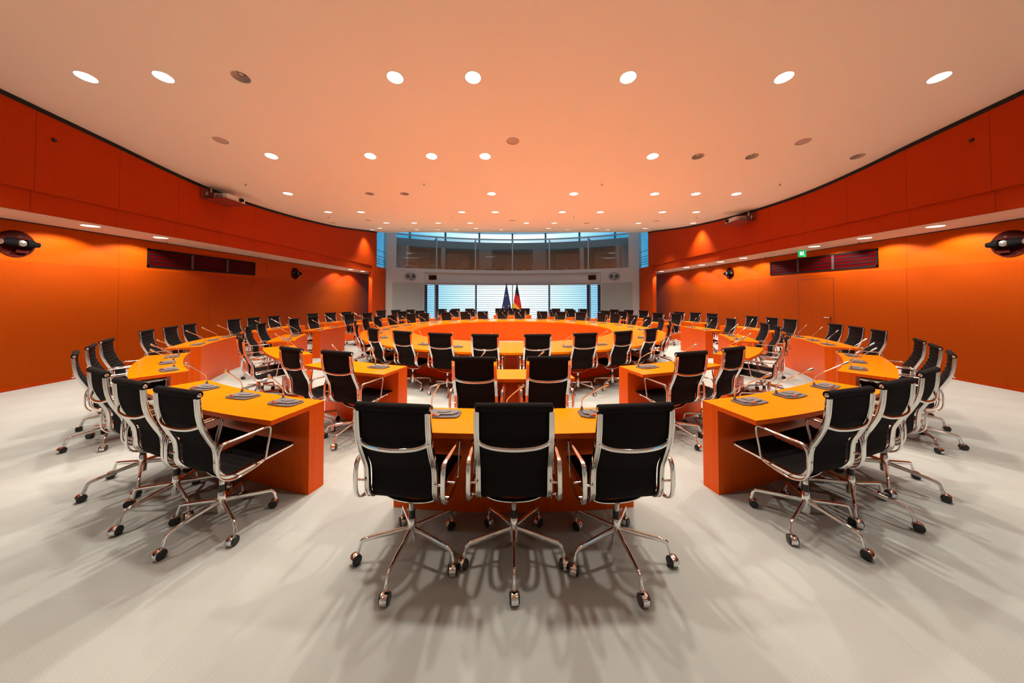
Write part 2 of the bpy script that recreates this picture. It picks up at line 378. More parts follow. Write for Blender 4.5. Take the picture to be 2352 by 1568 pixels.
def place_lamp(x, y, z, lit, group, label=None, slope=0.0):
    p = pl_on if lit else pl_off
    o = p if not used[lit] else dup(p)
    used[lit] = True
    o.location = (x, y, z); o.rotation_euler = (slope, 0, 0)
    tag(o, label, 'ceiling light', group); return o
ORD = ['first', 'second', 'third', 'fourth', 'fifth', 'sixth', 'seventh', 'eighth', 'ninth', 'tenth', 'eleventh', 'twelfth', 'thirteenth', 'fourteenth', 'fifteenth', 'sixteenth']
rowkeys = []
for x, y, l in LAMPS:
    k = round(y * 2) / 2 if y < 14 else (15.5 if y < 16 else 16.5)
    k = {4.5: 1, 6.5: 2, 8.5: 3, 10.5: 4, 13.0: 5, 15.5: 6, 16.5: 7}[k]; rowkeys.append(k)
for i, (x, y, l) in enumerate(LAMPS):
    row = [q for q, kk in zip(LAMPS, rowkeys) if kk == rowkeys[i]]; row.sort()
    n = row.index((x, y, l))
    sl = math.atan((ceil_z(y + 0.1) - ceil_z(y - 0.1)) / 0.2)
    place_lamp(x, y, ceil_z(y), l, 'round downlights in the curved ceiling',
               '%s round ceiling downlight, %s from left in the %s row from the viewer' % ('lit' if l else 'unlit', ORD[n], ORD[rowkeys[i] - 1]), sl)
for i, (x, y, l) in enumerate(BACK_FILL):
    place_lamp(x, y, ceil_z(y), l, 'unseen downlights added above and behind the viewer', 'added round ceiling downlight out of view, lighting the foreground')
pg = MB().lathe([(0.0, 0.012), (HR - 0.01, 0.012), (HR, 0.0), (HR + 0.01, -0.002)], 28, cap=False).build('ceiling_speaker', M['grille'], smooth=40)
for i, (x, y) in enumerate(PLATES):
    o = pg if i == 0 else dup(pg)
    o.location = (x, y, ceil_z(y)); o.rotation_euler = (math.atan((ceil_z(y + 0.1) - ceil_z(y - 0.1)) / 0.2), 0, 0)
    tag(o, ['closed round disc in the near ceiling, left one of three', 'closed round disc in the near ceiling, middle one of three', 'closed round disc in the near ceiling, right one of three',
            'closed round disc in the far ceiling close to the left wall', 'closed round disc in the far ceiling, second from left', 'closed round disc in the far ceiling above the middle', 'closed round disc in the far ceiling on the right'][i], 'ceiling speaker', 'closed round discs in the ceiling')
sp0 = None
SPR = [(x, y) for y in (7.93, 11.55, 15.2) for x in (-6.66, -2.21, 2.22, 6.66)]
for i, (x, y) in enumerate(SPR):
    if sp0 is None:
        mb = MB().lathe([(0.028, 0.0), (0.028, -0.006), (0.010, -0.008), (0.010, -0.03), (0.020, -0.032), (0.020, -0.036), (0.0, -0.037)], 12, cap=False)
        sp0 = mb.build('sprinkler', M['satin'], smooth=40); o = sp0
    else: o = dup(sp0)
    o.location = (x, y, ceil_z(y))
    tag(o, 'tiny sprinkler head, %s from left in the %s row on the ceiling' % (ORD[i % 4], ['near', 'middle', 'far'][i // 4]), 'sprinkler', 'sprinkler heads on the ceiling')
# soffit lamps
def soffit_proto(lit):
    e = empty('soffit_downlight')
    MB().lathe([(0.119, 0.0), (0.130, -0.003), (0.130, 0.001)], 24, cap=False).build('rim', M['white'], e, smooth=40, recalc=False)
    MB().lathe([(0.120, 0.0), (0.112, 0.05), (0.10, 0.07)], 24, cap=False).build('reflector', M['lampcup'] if lit else M['lampcup_off'], e, smooth=60, recalc=False)
    d = MB(); n = 20; d.add([(0.104 * math.cos(2 * PI * i / n), 0.104 * math.sin(2 * PI * i / n), 0.065) for i in range(n)], [tuple(range(n - 1, -1, -1))])
    d.build('bulb', M['lampglow'] if lit else M['lampcup'], e, recalc=False)
    return e
so_on = soffit_proto(True); spot(so_on, SOFFIT_W, 130, 0.3, 0.04, 0.012); so_off = soffit_proto(False)
us = {1: False, 0: False}
for sgn, side in ((-1, 'left'), (1, 'right')):
    for i, (x, y, l) in enumerate(SOFF[sgn]):
        p = so_on if l else so_off; o = p if not us[l] else dup(p); us[l] = True
        o.location = (x, y, ZS - 0.004); o.rotation_euler = (0, 0, 0)
        for c in o.children:
            if c.type == 'LIGHT': c.rotation_euler = (0, R(-14) * sgn, 0)
        tag(o, '%s round downlight in the %s aisle soffit, %s counting from the viewer' % ('lit' if l else 'unlit', side, ORD[i]), 'ceiling light', 'downlights in the side aisle soffits')
# soffit sprinklers
for i, (x, y) in enumerate(((-8.62, 7.95), (-8.62, 10.9), (-8.62, 14.6), (8.62, 7.95), (8.62, 10.9), (8.62, 14.0))):
    o = dup(sp0); o.location = (x, y, ZS - 0.004)
    tag(o, 'tiny sprinkler head under the %s soffit, %s from the viewer' % ('left' if x < 0 else 'right', ORD[i % 3]), 'sprinkler', 'sprinkler heads under the soffits')

# ------------------------------------------------------------------ side wall fittings
for sgn, side in ((-1, 'left'), (1, 'right')):
    s = sgn
    def bx(mb, xa, xb, ya, yb, za, zb): return mb.box(min(s * xa, s * xb), max(s * xa, s * xb), ya, yb, za, zb)
    e = empty('wall_vent', (0, 0, 0)); e.location = (s * 8.9, 9.4, 2.39)
    tag(e, 'long dark red louvred strip window high on the %s wall' % side, 'wall vent', 'dark red strip windows on the side walls')
    def loc(mb, name, mt, par): 
        mb.v = [(x - s * 8.9, y - 9.4, z - 2.39) for x, y, z in mb.v]; return mb.build(name, mt, par)
    y0, y1, z0, z1 = 7.78, 11.03, 2.39, 2.84
    f = MB(); bx(f, 8.872, 8.9, y0, y1, z0, z0 + 0.05); bx(f, 8.872, 8.9, y0, y1, z1 - 0.05, z1); bx(f, 8.872, 8.9, y0, y0 + 0.03, z0, z1); bx(f, 8.872, 8.9, y1 - 0.03, y1, z0, z1)
    loc(f, 'frame', M['ventframe'], e)
    for ym in (8.86, 9.95):
        f = MB(); bx(f, 8.866, 8.898, ym - 0.035, ym + 0.035, z0 + 0.03, z1 - 0.03); loc(f, 'mullion', M['ventmull'], e)
    for a, b in ((y0 + 0.03, 8.825), (8.895, 9.915), (9.985, y1 - 0.03)):
        f = MB(); bx(f, 8.888, 8.899, a, b, z0 + 0.05, z1 - 0.05); p = loc(f, 'pane', M['ventred'], e)
        f = MB()
        for q in range(3): zz = z0 + 0.05 + (q + 1) * 0.0875; bx(f, 8.876, 8.89, a, b, zz - 0.012, zz + 0.012)
        f.v = [(x - s * 8.9, y - 9.4, z - 2.39) for x, y, z in f.v]; f.build('slat', M['ventframe'], p)
    # recessed double spotlights in round niches
    for q, yc in enumerate((5.71, 13.09)):
        e = empty('wall_spotlight', (s * 8.9, yc, 2.61))
        tag(e, 'black double spotlight in a round niche on the %s wall, %s' % (side, 'near the viewer' if q == 0 else 'at the far end'), 'spotlight', 'double spotlights in round wall niches')
        d = MB().lathe([(0.0, 0.0), (0.2, 0.002), (0.235, 0.012), (0.24, 0.0)], 32, axis='X', cap=False)
        d.v = [(-s * abs(x) - s * 0.004, y, z) for x, y, z in d.v]; d.build('niche_disc', M['dish'], e, smooth=40)
        for sy in (-1, 1):
            h = MB().lathe([(0.0, 0.04), (0.05, 0.04), (0.075, 0.06), (0.075, 0.14), (0.05, 0.18), (0.045, 0.215), (0.0, 0.215)], 20, axis='Y', cap=False)
            h.v = [(x - s * 0.085, sy * (y + 0.01), z + 0.005) for x, y, z in h.v]
            hh = h.build('lamp_head', M['blackm'], e, smooth=35)
            hh.rotation_euler = (0, 0, R(s * sy * 4))
            g = MB().lathe([(0.0, 0.0), (0.045, 0.0)], 16, axis='Y', cap=False); g.v = [(x - s * 0.085, sy * (y + 0.227), z + 0.005) for x, y, z in g.v]
            g.build('lens', M['lens'], hh)
        g = MB().lathe([(0.0, 0.150), (0.02, 0.149), (0.024, 0.146), (0.052, 0.144), (0.058, 0.125), (0.05, 0.06), (0.0, 0.06)], 24, axis='X', cap=False); g.v = [(-s * x, y, z + 0.005) for x, y, z in g.v]; g.build('lamp_face', M['lens'], e, smooth=40)
        b = MB(); b.box(*sorted((0, -s * 0.08)), -0.02, 0.02, -0.03, 0.03); b.sweep(smoothpath([(-s * 0.03, -0.1, 0.09), (-s * 0.08, 0.0, 0.13), (-s * 0.03, 0.1, 0.09)], 6), circ(0.007, 6)); b.build('bracket', M['blackp'], e)
        b = MB(); b.box(*sorted((-s * 0.01, -s * 0.06)), -0.02, 0.13, -0.16, -0.10); b.build('ballast_box', M['dish'], e)
    # small round sensor high on the fascia
    o = MB().lathe([(0.0, 0.02), (0.025, 0.02), (0.032, 0.0)], 16, axis='X', cap=False)
    o.v = [(-s * x, y, z) for x, y, z in o.v]; o = o.build('wall_sensor', [M['blackp']], smooth=40); o.location = (s * XF, 5.37, 4.31)
    tag(o, 'tiny round black sensor high on the %s upper wall' % side, 'sensor', 'small sensors on the upper walls')
    # projector on its shelf under the ceiling
    yp = 8.32 if s < 0 else 10.57
    zo = 0.0 if s < 0 else -0.02
    e = empty('projector', (s * 7.38, yp, 4.14 + zo)); tag(e, 'white ceiling-height projector on a shelf on the %s wall' % side, 'projector', 'projectors under the ceiling')
    pr = MB(); poly = [(-0.18, -0.27), (0.15, -0.28), (0.18, -0.25), (0.18, 0.25), (0.15, 0.28), (-0.18, 0.27)]
    pr.prism([(-s * x, y) for x, y in poly], 0.0, 0.14)
    body = pr.build('body', M['white'], e); bv = body.modifiers.new('bevel', 'BEVEL'); bv.width = 0.02; bv.segments = 3
    ln = MB().lathe([(0.0, 0.03), (0.04, 0.035), (0.045, 0.06), (0.05, 0.0), (0.068, -0.005)], 24, axis='X', cap=False)
    ln.v = [(-s * (x + 0.18), y + 0.10, z + 0.07) for x, y, z in ln.v]; ln.build('lens', M['blackp'], e, smooth=40)
    gr = MB()
    for q in range(7): gr.box(*sorted((-s * -0.14, -s * 0.06)), -0.281, -0.272, 0.025 + q * 0.014, 0.031 + q * 0.014)
    gr.build('vent_grille', M['greyp2'], e)
    sh = empty('projector_shelf', (s * XF, yp, 4.12 + zo)); tag(sh, 'dark red shelf bracket holding the projector on the %s wall' % side, 'shelf')
    b = MB(); b.box(*sorted((-s * 0.0, -s * 0.60)), -0.36, 0.38, 0.0, 0.018); b.build('shelf_board', M['wood_brown'], sh)
    b = MB(); b.box(*sorted((-s * 0.002, -s * 0.03)), -0.42, 0.42, -0.01, 0.27); b.build('back_plate', M['wood_brown'], sh)
    b = MB(); b.box(*sorted((-s * 0.03, -s * 0.08)), -0.34, -0.28, 0.05, 0.19); b.box(*sorted((-s * 0.10, -s * 0.15)), -0.30, -0.25, 0.18, 0.30); b.build('junction_box', M['satin'], sh)
# flush darker veneer board on both upper walls at the far end
for sgn, nm in ((-1, 'trim_6'), (1, 'trim_7')):
    xs = sorted((sgn * (XW - 0.006), sgn * XW)); struct(MB().box(xs[0], xs[1], 13.49, 20.3, 2.33, 2.86).build(nm, M['plainwall']))
# door on the right wall
dx = XW - 0.022
M['door'] = grain(mat('cherry_door_veneer', WALLL, 0.6, spec=0.06), WALLL, 0.06, (60, 60, 3))
dm = mat('door_joint', (0.12, 0.015, 0.003), 0.7); d = MB()
d.box(dx - 0.004, dx, 8.87, 9.95, 0.01, 2.17)
dr = struct(d.build('door_1', M['door']))
j = MB(); j.box(dx - 0.006, dx, 8.858, 8.87, 0, 2.182); j.box(dx - 0.006, dx, 9.95, 9.962, 0, 2.182); j.box(dx - 0.006, dx, 8.858, 9.962, 2.17, 2.182); j.build('door_frame', dm, dr)
h = MB(); h.sweep(smoothpath([(dx - 0.005, 8.955, 1.08), (dx - 0.055, 8.955, 1.08), (dx - 0.06, 9.0, 1.08), (dx - 0.055, 9.10, 1.08)], 5), circ(0.010, 10))
h.lathe([(0.0, 0.012), (0.026, 0.012), (0.028, 0.0)], 16, at=(dx - 0.014, 8.955, 1.08), axis='X', cap=False); h.lathe([(0.0, 0.012), (0.026, 0.012), (0.028, 0.0)], 16, at=(dx - 0.014, 8.955, 0.99), axis='X', cap=False)
h.build('door_handle', M['satin'], dr, smooth=40)
# emergency exit sign hanging from the right soffit
e = empty('exit_sign', (8.35, 9.22, 2.81)); e.rotation_euler = (0, 0, R(-8)); tag(e, 'small green illuminated emergency exit sign hanging under the right soffit', 'exit sign')
MB().box(-0.10, 0.10, -0.012, 0.012, 0, 0.195).build('sign_box', M['green'], e)
MB().box(-0.006, 0.006, -0.006, 0.006, 0.195, 0.225).build('hanger', M['satin'], e)
p = MB(); y = -0.0155
p.box(-0.062, -0.012, y, y + 0.003, 0.05, 0.145)                       # door of the pictogram
p.build('pictogram_door', M['signwhite'], e)
p = MB(); p.lathe([(0.0, 0), (0.011, 0)], 12, at=(0.024, y + 0.001, 0.148), axis='Y', cap=False)
p.add([(0.012, y, 0.135), (0.035, y, 0.135), (0.03, y, 0.095), (0.046, y, 0.05), (0.036, y, 0.048), (0.022, y, 0.085), (0.012, y, 0.05), (0.002, y, 0.052), (0.012, y, 0.095)], [(0, 8, 7, 6, 5, 4, 3, 2, 1)])
p.build('pictogram_figure', M['signwhite'], e)

# ------------------------------------------------------------------ far wall: curved grey front with windows and a glazed gallery
RG = 12.94
def sec(r0, r1, a0, a1, z0, z1, n=10): return MB().sector(r0, r1, 180 - a1, 180 - a0, z0, z1, n, CY)
fw = MB()
def adds(r0, r1, a0, a1, z0, z1, n=10): fw.sector(r0, r1, 180 - a1, 180 - a0, z0, z1, n, CY)
for s in (-1, 1):
    a = sorted((s * 26.5, s * 37.0)); adds(RG, RG + 0.5, a[0], a[1], 0, 3.49)
    a = sorted((s * 34.25, s * 37.0)); adds(RG, RG + 0.5, a[0], a[1], 3.49, 5.69, 3)
adds(RG + 0.10, RG + 0.5, -26.5, 26.5, 2.58, 3.27, 24)
adds(RG, RG + 0.5, -26.5, 26.5, 3.27, 3.49, 24)
struct(fw.build('wall_far', M['grey'], smooth=20))
for s, nm in ((-1, 'trim_8'), (1, 'trim_9')):
    a = sorted((s * 26.7, s * 35.2)); struct(sec(RG - 0.012, RG, a[0], a[1], 0, 2.56, 8).build(nm, M['greypanel'], smooth=20))
# gallery: window posts, top rail, sill and panes
POST = [-34.3, -22.95, -11.35, 0, 11.35, 22.95, 34.3]
def radial_box(mb, r0, r1, a, w, z0, z1):
    c, s_ = math.cos(R(180 - a)), math.sin(R(180 - a)); t = (c, s_); d = (s_, -c)
    vs = [(d[0] * r + t[0] * q, CY + d[1] * r + t[1] * q, z) for z in (z0, z1) for r in (r0, r1) for q in (-w / 2, w / 2)]
    mb.add(vs, [(0, 2, 3, 1), (4, 5, 7, 6), (0, 1, 5, 4), (2, 6, 7, 3), (0, 4, 6, 2), (1, 3, 7, 5)]); return mb
for i in range(6):
    a0, a1 = POST[i], POST[i + 1]
    fr = sec(RG + 0.01, RG + 0.09, a0, a1, 5.60, 5.69, 6)
    if i > 0: radial_box(fr, RG - 0.01, RG + 0.10, a0, 0.085, 3.49, 5.62)
    radial_box(fr, RG + 0.1, RG + 1.0, a1 if i < 3 else a0, 0.03, 5.50, 5.60)
    o = struct(fr.build('window_%d' % (i + 1), M['steel']))
    sec(RG + 0.03, RG + 0.045, a0 + 0.15, a1 - 0.15, 3.49, 5.60, 6).build('pane', M['boothglass'], o, smooth=20)
    sec(RG + 0.09, RG + 0.42, a0 + 0.1, a1 - 0.1, 3.485, 3.515, 6).build('window_sill', M['grey'], o)
# booth interior behind the panes
bi = sec(RG + 0.5, RG + 3.6, -34.3, 34.3, 2.70, 2.80, 24); struct(bi.build('floor', M['booth']))
bb = MB()
def ab_(r0, r1, a0, a1, z0, z1, n=6): bb.sector(r0, r1, 180 - a1, 180 - a0, z0, z1, n, CY)
ab_(RG + 1.25, RG + 1.35, -34.3, 34.3, 5.12, 5.62, 24)               # header above the booths
for a0, a1 in ((-31.5, -29.5), (-20.9, -19.7), (-9.8, -6.1), (6.1, 9.8), (19.7, 20.9), (29.5, 31.5)): ab_(RG + 1.25, RG + 1.35, a0, a1, 2.8, 5.12, 2)
for s in (-1, 1): a = sorted((s * 33.2, s * 34.3)); ab_(RG + 1.0, RG + 1.1, a[0], a[1], 2.8, 5.5, 3)
struct(bb.build('wall_far', M['booth']))
bb = MB(); ab_(RG + 3.3, RG + 3.4, -34.3, 34.3, 2.8, 5.62, 24); ab_(RG + 1.35, RG + 3.4, -34.3, 34.3, 5.40, 5.46, 24)
for a in (-31.3, -9.9, 9.9, 31.3, -20.3, 20.3): radial_box(bb, RG + 1.35, RG + 3.3, a, 0.1, 2.8, 5.4)
struct(bb.build('wall_far', M['boothdark']))
for i, a in enumerate((-25.6, -15.2, -3.4, 3.4, 15.2, 25.6)):
    o = struct(sec(RG + 3.26, RG + 3.3, a - 2.9, a + 2.9, 2.8, 5.0, 4).build('door_%d' % (i + 2), M['boothdoor']))
    radial_box(MB(), RG + 3.24, RG + 3.262, a + 0.6, 0.02, 2.8, 5.0).build('door_frame', M['boothdark'], o)
    radial_box(MB(), RG + 3.23, RG + 3.262, a + 1.2, 0.07, 4.45, 4.62).build('door_sign', M['boothdark'], o)
wmat = mat('pale_columns', (0.55, 0.48, 0.42), 0.6)  # columns paler than the booth walls
for i, a in enumerate((-30.2, -20.3, 20.3, 30.2)):
    struct(radial_box(MB(), RG + 1.1, RG + 1.25, a, 0.10 if i in (0, 3) else 0.26, 2.8, 5.12).build('trim_%d' % (10 + i), wmat))
# equipment on the gallery sills
for i, (a, wd) in enumerate(((-29.2, .36), (-25.0, .34), (-19.6, .36), (-15.3, .34), (15.4, .34), (19.4, .36), (25.2, .34), (29, .36))):
    o = radial_box(MB(), RG + 0.16, RG + 0.38, a, wd, 0, 0.045); x, y = polar(RG + 0.27, 180 - a)
    o.v = [(p[0] - x, p[1] - y, p[2]) for p in o.v]; b = empty('interpreter_console', (x, y, 3.516)); o.build('housing', M['blackp'], b)
    k = radial_box(MB(), RG + 0.18, RG + 0.30, a, wd * 0.8, 0.045, 0.052); k.v = [(p[0] - x, p[1] - y, p[2]) for p in k.v]; k.build('key_panel', M['greyp2'], b)
    tag(b, 'dark interpreter console on the gallery sill, %s from the left' % ORD[i], 'console', 'consoles on the gallery sill')
ch_i = 0
for a in (-30.0, -26.6, -22.0, -17.2, -13.9, -7.0, -3.6, 2.2, 5.0, 14.2, 17.4, 26.0, 29.0):
    x, y = polar(RG + 0.85, 180 - a); e = empty('booth_chair', (x, y, 2.80), R(180 - a) + PI)
    MB().box(-0.22, 0.22, -0.02, 0.02, 0.42, 0.86).build('backrest', M['blackp'], e)
    MB().box(-0.22, 0.22, -0.42, -0.02, 0.36, 0.42).build('seat', M['blackp'], e)
    MB().lathe([(0.02, 0), (0.02, 0.36)], 8, at=(0, -0.2, 0)).build('column', M['satin'], e); MB().lathe([(0.24, 0), (0.24, 0.02), (0.03, 0.04)], 12, at=(0, -0.2, 0)).build('base', M['blackp'], e)
    tag(e, 'dark chair inside the glazed gallery, %s from the left' % ORD[ch_i], 'chair', 'chairs inside the glazed gallery'); ch_i += 1
# clerestory behind and above the gallery, and its pale ceiling
cs = MB()
RC = 16.9
struct(sec(RG + 0.2, RC + 0.3, -60, 60, 6.82, 6.90, 30).build('ceiling', mat('pale_blue_ceiling', (0.8, 0.85, 0.88), 0.6)))
cl_posts = [-36, -27.6, -18.4, -9.2, 0, 9.2, 18.4, 27.6, 36]
for i in range(8):
    a0, a1 = cl_posts[i], cl_posts[i + 1]
    f = MB(); radial_box(f, RC - 0.1, RC + 0.06, a0, 0.14, 5.5, 6.82)
    if i == 7: radial_box(f, RC - 0.1, RC + 0.06, a1, 0.14, 5.5, 6.82)
    o = struct(f.build('window_%d' % (i + 7), mat('teal_steel_%d' % i, (0.06, 0.22, 0.28), 0.4) if i == 0 else bpy.data.materials['teal_steel_0']))
    sec(RC, RC + 0.012, a0, a1, 5.5, 6.82, 5).build('pane', M['glass'], o, smooth=20)
# side glazing beyond the orange walls
for s, nm in ((-1, 'window_15'), (1, 'window_16')):
    f = MB(); xs = sorted((s * (XF + 0.02), s * (XF + 0.06)))
    for z in (4.35, 4.02, 3.86, 3.72, 3.58): f.box(xs[0], xs[1], 18.3, 20.6, z, z + 0.018)
    f.box(xs[0], xs[1], 19.6, 20.6, 2.62, 3.39)
    o = struct(f.build(nm, mat('side_glazing_frame' + nm, (0.03, 0.09, 0.12), 0.4)))
    MB().box(xs[0] + 0.015, xs[0] + 0.025, 18.3, 20.6, 3.385, 6.6).build('pane', M['glass'], o)
# tall windows under the gallery: posts, frames, panes and outside louvre slats
WP = [-26.5, -23.3, -11.3, 0, 11.4, 23.4, 26.5]
slm = mat('pale_louvre_slats', (0.75, 0.80, 0.82), 0.5)
drk = mat('dark_blue_louvre_guides', (0.02, 0.05, 0.10), 0.5)
for i in range(6):
    a0, a1 = WP[i], WP[i + 1]
    f = sec(RG + 0.06, RG + 0.14, a0, a1, 2.46, 2.58, 8); radial_box(f, RG + 0.02, RG + 0.16, a0, 0.07, 0, 2.58)
    if i == 5: radial_box(f, RG + 0.02, RG + 0.16, a1, 0.07, 0, 2.58)
    f.sector(RG + 0.06, RG + 0.14, 180 - a1, 180 - a0, 0, 0.06, 8, CY)
    o = struct(f.build('window_%d' % (i + 17), M['steel']))
    sec(RG + 0.10, RG + 0.112, a0 + 0.1, a1 - 0.1, 0.06, 2.46, 8).build('pane', M['glass'], o, smooth=20)
    sl = MB()
    for q in range(17):
        z = 0.10 + q * 0.143; sl.sector(RG + 0.30, RG + 0.38, 180 - a1 + 0.2, 180 - a0 - 0.2, z, z + 0.030, 8, CY)
    sl.build('slat', slm, o, smooth=20)
    gd = MB()
    if i in (0, 1): radial_box(gd, RG + 0.26, RG + 0.40, a0 + 0.75, 0.17, 0, 2.46)
    if i in (4, 5): radial_box(gd, RG + 0.26, RG + 0.40, a1 - 0.75, 0.17, 0, 2.46)
    if i == 2: radial_box(gd, RG + 0.26, RG + 0.40, a0 + 0.35, 0.06, 0, 2.46)
    if i == 3: radial_box(gd, RG + 0.26, RG + 0.40, a1 - 0.35, 0.06, 0, 2.46)
    if gd.v: gd.build('louvre_guide', drk, o)
# double lamps and small displays on the grey wall
for s, side in ((-1, 'left'), (1, 'right')):
    x, y = polar(RG, 180 - s * 30.35); e = empty('double_wall_lamp', (x, y, 2.965), R(180 - s * 30.35))
    tag(e, 'oval recess with two round lamps on the grey wall, %s side' % side, 'spotlight', 'double lamps on the grey far wall')
    st = [(0.125 + 0.24 * math.cos(R(t_)), 0.24 * math.sin(R(t_))) for t_ in range(-90, 91, 15)] + [(-0.125 - 0.24 * math.cos(R(t_)), -0.24 * math.sin(R(t_))) for t_ in range(-90, 91, 15)]
    m_ = MB(); n = len(st); m_.add([(p[0], 0.003, p[1]) for p in st] + [(p[0], 0.03, p[1]) for p in st] + [(p[0] * 0.96, 0.03, p[1] * 0.95) for p in st] + [(p[0] * 0.96, 0.008, p[1] * 0.95) for p in st],
        [(k * n + i, k * n + (i + 1) % n, (k + 1) * n + (i + 1) % n, (k + 1) * n + i) for k in range(3) for i in range(n)] + [tuple(range(3 * n, 4 * n))])
    m_.build('recess', M['greypanel'], e, smooth=30)
    for q in (-1, 1):
        hh = MB().lathe([(0.0, 0.02), (0.09, 0.02), (0.105, 0.06), (0.105, 0.12), (0.09, 0.13), (0.05, 0.115), (0.0, 0.115)], 24, axis='Y', cap=False)
        hh.v = [(v_[0] + q * 0.165, v_[1], v_[2]) for v_ in hh.v]; ho = hh.build('lamp_head', M['blackp'], e, smooth=40)
        g = MB().lathe([(0.0, 0.122), (0.05, 0.122)], 20, axis='Y', cap=False); g.v = [(v_[0] + q * 0.165, v_[1], v_[2]) for v_ in g.v]; g.build('lens', M['lens'], ho)
    MB().box(-0.05, -0.02, 0.01, 0.06, -0.26, -0.12).build('bracket', M['blackp'], e)
    x, y = polar(RG + 0.10, 180 - s * 24.0); e = empty('wall_display', (x, y, 2.78), R(180 - s * 24.0))
    tag(e, 'small black display on the grey wall above the %s windows' % side, 'display', 'small displays on the grey far wall')
    o = MB().box(-0.25, 0.25, 0.0, 0.07, 0.0, 0.31).build('housing', M['blackp'], e); MB().box(-0.23, 0.23, 0.07, 0.073, 0.02, 0.29).build('screen', M['screen'], e)
# flags
def flag(name, x, y, label, mt, stars):
    e = empty(name, (x, y, 0)); tag(e, label, 'flag')
    MB().lathe([(0.0, 0), (0.19, 0), (0.19, 0.02), (0.06, 0.05), (0.03, 0.12), (0.0, 0.12)], 24, cap=False).build('base', M['satin'], e, smooth=40)
    MB().lathe([(0.014, 0.05), (0.014, 2.56)], 12).build('pole', M['satin'], e, smooth=40)
    MB().lathe([(0.0, 2.55), (0.018, 2.555), (0.012, 2.58), (0.026, 2.61), (0.012, 2.645), (0.0, 2.65)], 12, cap=False).build('finial', M['chrome'], e, smooth=50)
    c = MB(); nz = 26; na = 40; vs = []
    for i in range(nz + 1):
        t_ = i / nz; z = 2.50 - 1.95 * t_; w_ = 0.018 + 0.225 * min(1, t_ * 1.35) ** 1.05; cxo = -0.015 * t_
        for k in range(na):
            a = 2 * PI * k / na; f_ = 1 + 0.22 * t_ ** 0.5 * math.sin(7 * a + 1.3 + 0.6 * t_)
            vs.append((cxo + w_ * f_ * math.cos(a), 0.55 * w_ * f_ * math.sin(a), z + 0.03 * t_ * math.cos(a)))
    c.add(vs, [(i * na + k, i * na + (k + 1) % na, (i + 1) * na + (k + 1) % na, (i + 1) * na + k) for i in range(nz) for k in range(na)] + [tuple(range(na)), tuple(range(nz * na, nz * na + na))])
    fc = c.build('flag_cloth', mt, e, smooth=60)
    for (sx, sz) in stars:
        s_ = MB(); yy = -0.155; pts = []
        for k in range(10):
            rr = 0.055 if k % 2 == 0 else 0.024; a = PI / 2 + k * PI / 5; pts.append((sx + rr * math.cos(a), sz + rr * math.sin(a)))
        s_.add([(p[0], yy, p[1]) for p in pts] + [(p[0], yy + 0.01, p[1]) for p in pts], [tuple(range(10)), tuple(range(19, 9, -1))] + [(i, (i + 1) % 10, 10 + (i + 1) % 10, 10 + i) for i in range(10)])
        s_.build('star', M['star'], fc)
flag('flag_on_pole', -0.37, 19.55, 'dark blue flag with yellow stars on a pole before the windows', M['euflag'], [(-0.02, 1.72), (-0.16, 1.02), (0.14, 1.1)])
flag('flag_on_pole', 0.275, 19.55, 'black, red and gold flag on a pole before the windows', M['deflag'], [])

# ------------------------------------------------------------------ desks
TZ = 0.74; TT = 0.036
rt = empty('round_table', (0, CY, 0)); tag(rt, 'large round orange ring-shaped conference table in the middle of the room', 'table')
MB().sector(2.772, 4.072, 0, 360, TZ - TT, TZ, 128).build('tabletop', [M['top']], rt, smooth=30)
MB().sector(2.772, 3.12, 0, 360, 0, TZ - TT, 128).build('pedestal', M['desk'], rt, smooth=30)
def desk_proto(r0, r1, hw, th, rm, name):
    e = empty(name)
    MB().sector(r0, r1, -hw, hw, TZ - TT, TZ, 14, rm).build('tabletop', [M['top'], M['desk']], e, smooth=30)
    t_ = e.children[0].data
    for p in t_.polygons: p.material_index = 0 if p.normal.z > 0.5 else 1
    MB().sector(r0 + 0.0005, r0 + th, -hw, hw, 0, TZ - TT, 14, rm).build('front_panel', M['desk'], e, smooth=30)
    return e
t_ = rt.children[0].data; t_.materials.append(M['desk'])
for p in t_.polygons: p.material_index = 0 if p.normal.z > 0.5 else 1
RF = 6.95; RM = 5.5
pF = desk_proto(6.702, 7.185, 7.96, 0.155, RF, 'curved_desk'); pM = desk_proto(5.268, 5.75, 7.0, 0.19, RM, 'curved_desk')
def side_phrase(k, ring):
    if k == 0: return 'the front centre %s desk' % ring
    if k == 8: return 'the far centre %s desk' % ring
    return 'the %s %s desk %s of front centre' % (ORD[abs(k) - 1], ring, 'left' if k < 0 else 'right')
ks = [0] + [s * k for k in range(1, 8) for s in (-1, 1)] + [8]
fF = fM = True
for k in ks:
    o = pF if fF else dup(pF); fF = False
    x, y = polar(RF, k * 22.5); o.location = (x, y, 0); o.rotation_euler = (0, 0, R(k * 22.5))
    tag(o, 'curved orange three-seat desk, ' + side_phrase(k, 'outer'), 'desk', 'curved three-seat desks of the outer ring')
    o = pM if fM else dup(pM); fM = False
    x, y = polar(RM, k * 22.5); o.location = (x, y, 0); o.rotation_euler = (0, 0, R(k * 22.5))
    tag(o, 'curved orange two-seat desk, ' + side_phrase(k, 'inner'), 'desk', 'curved two-seat desks of the inner ring')

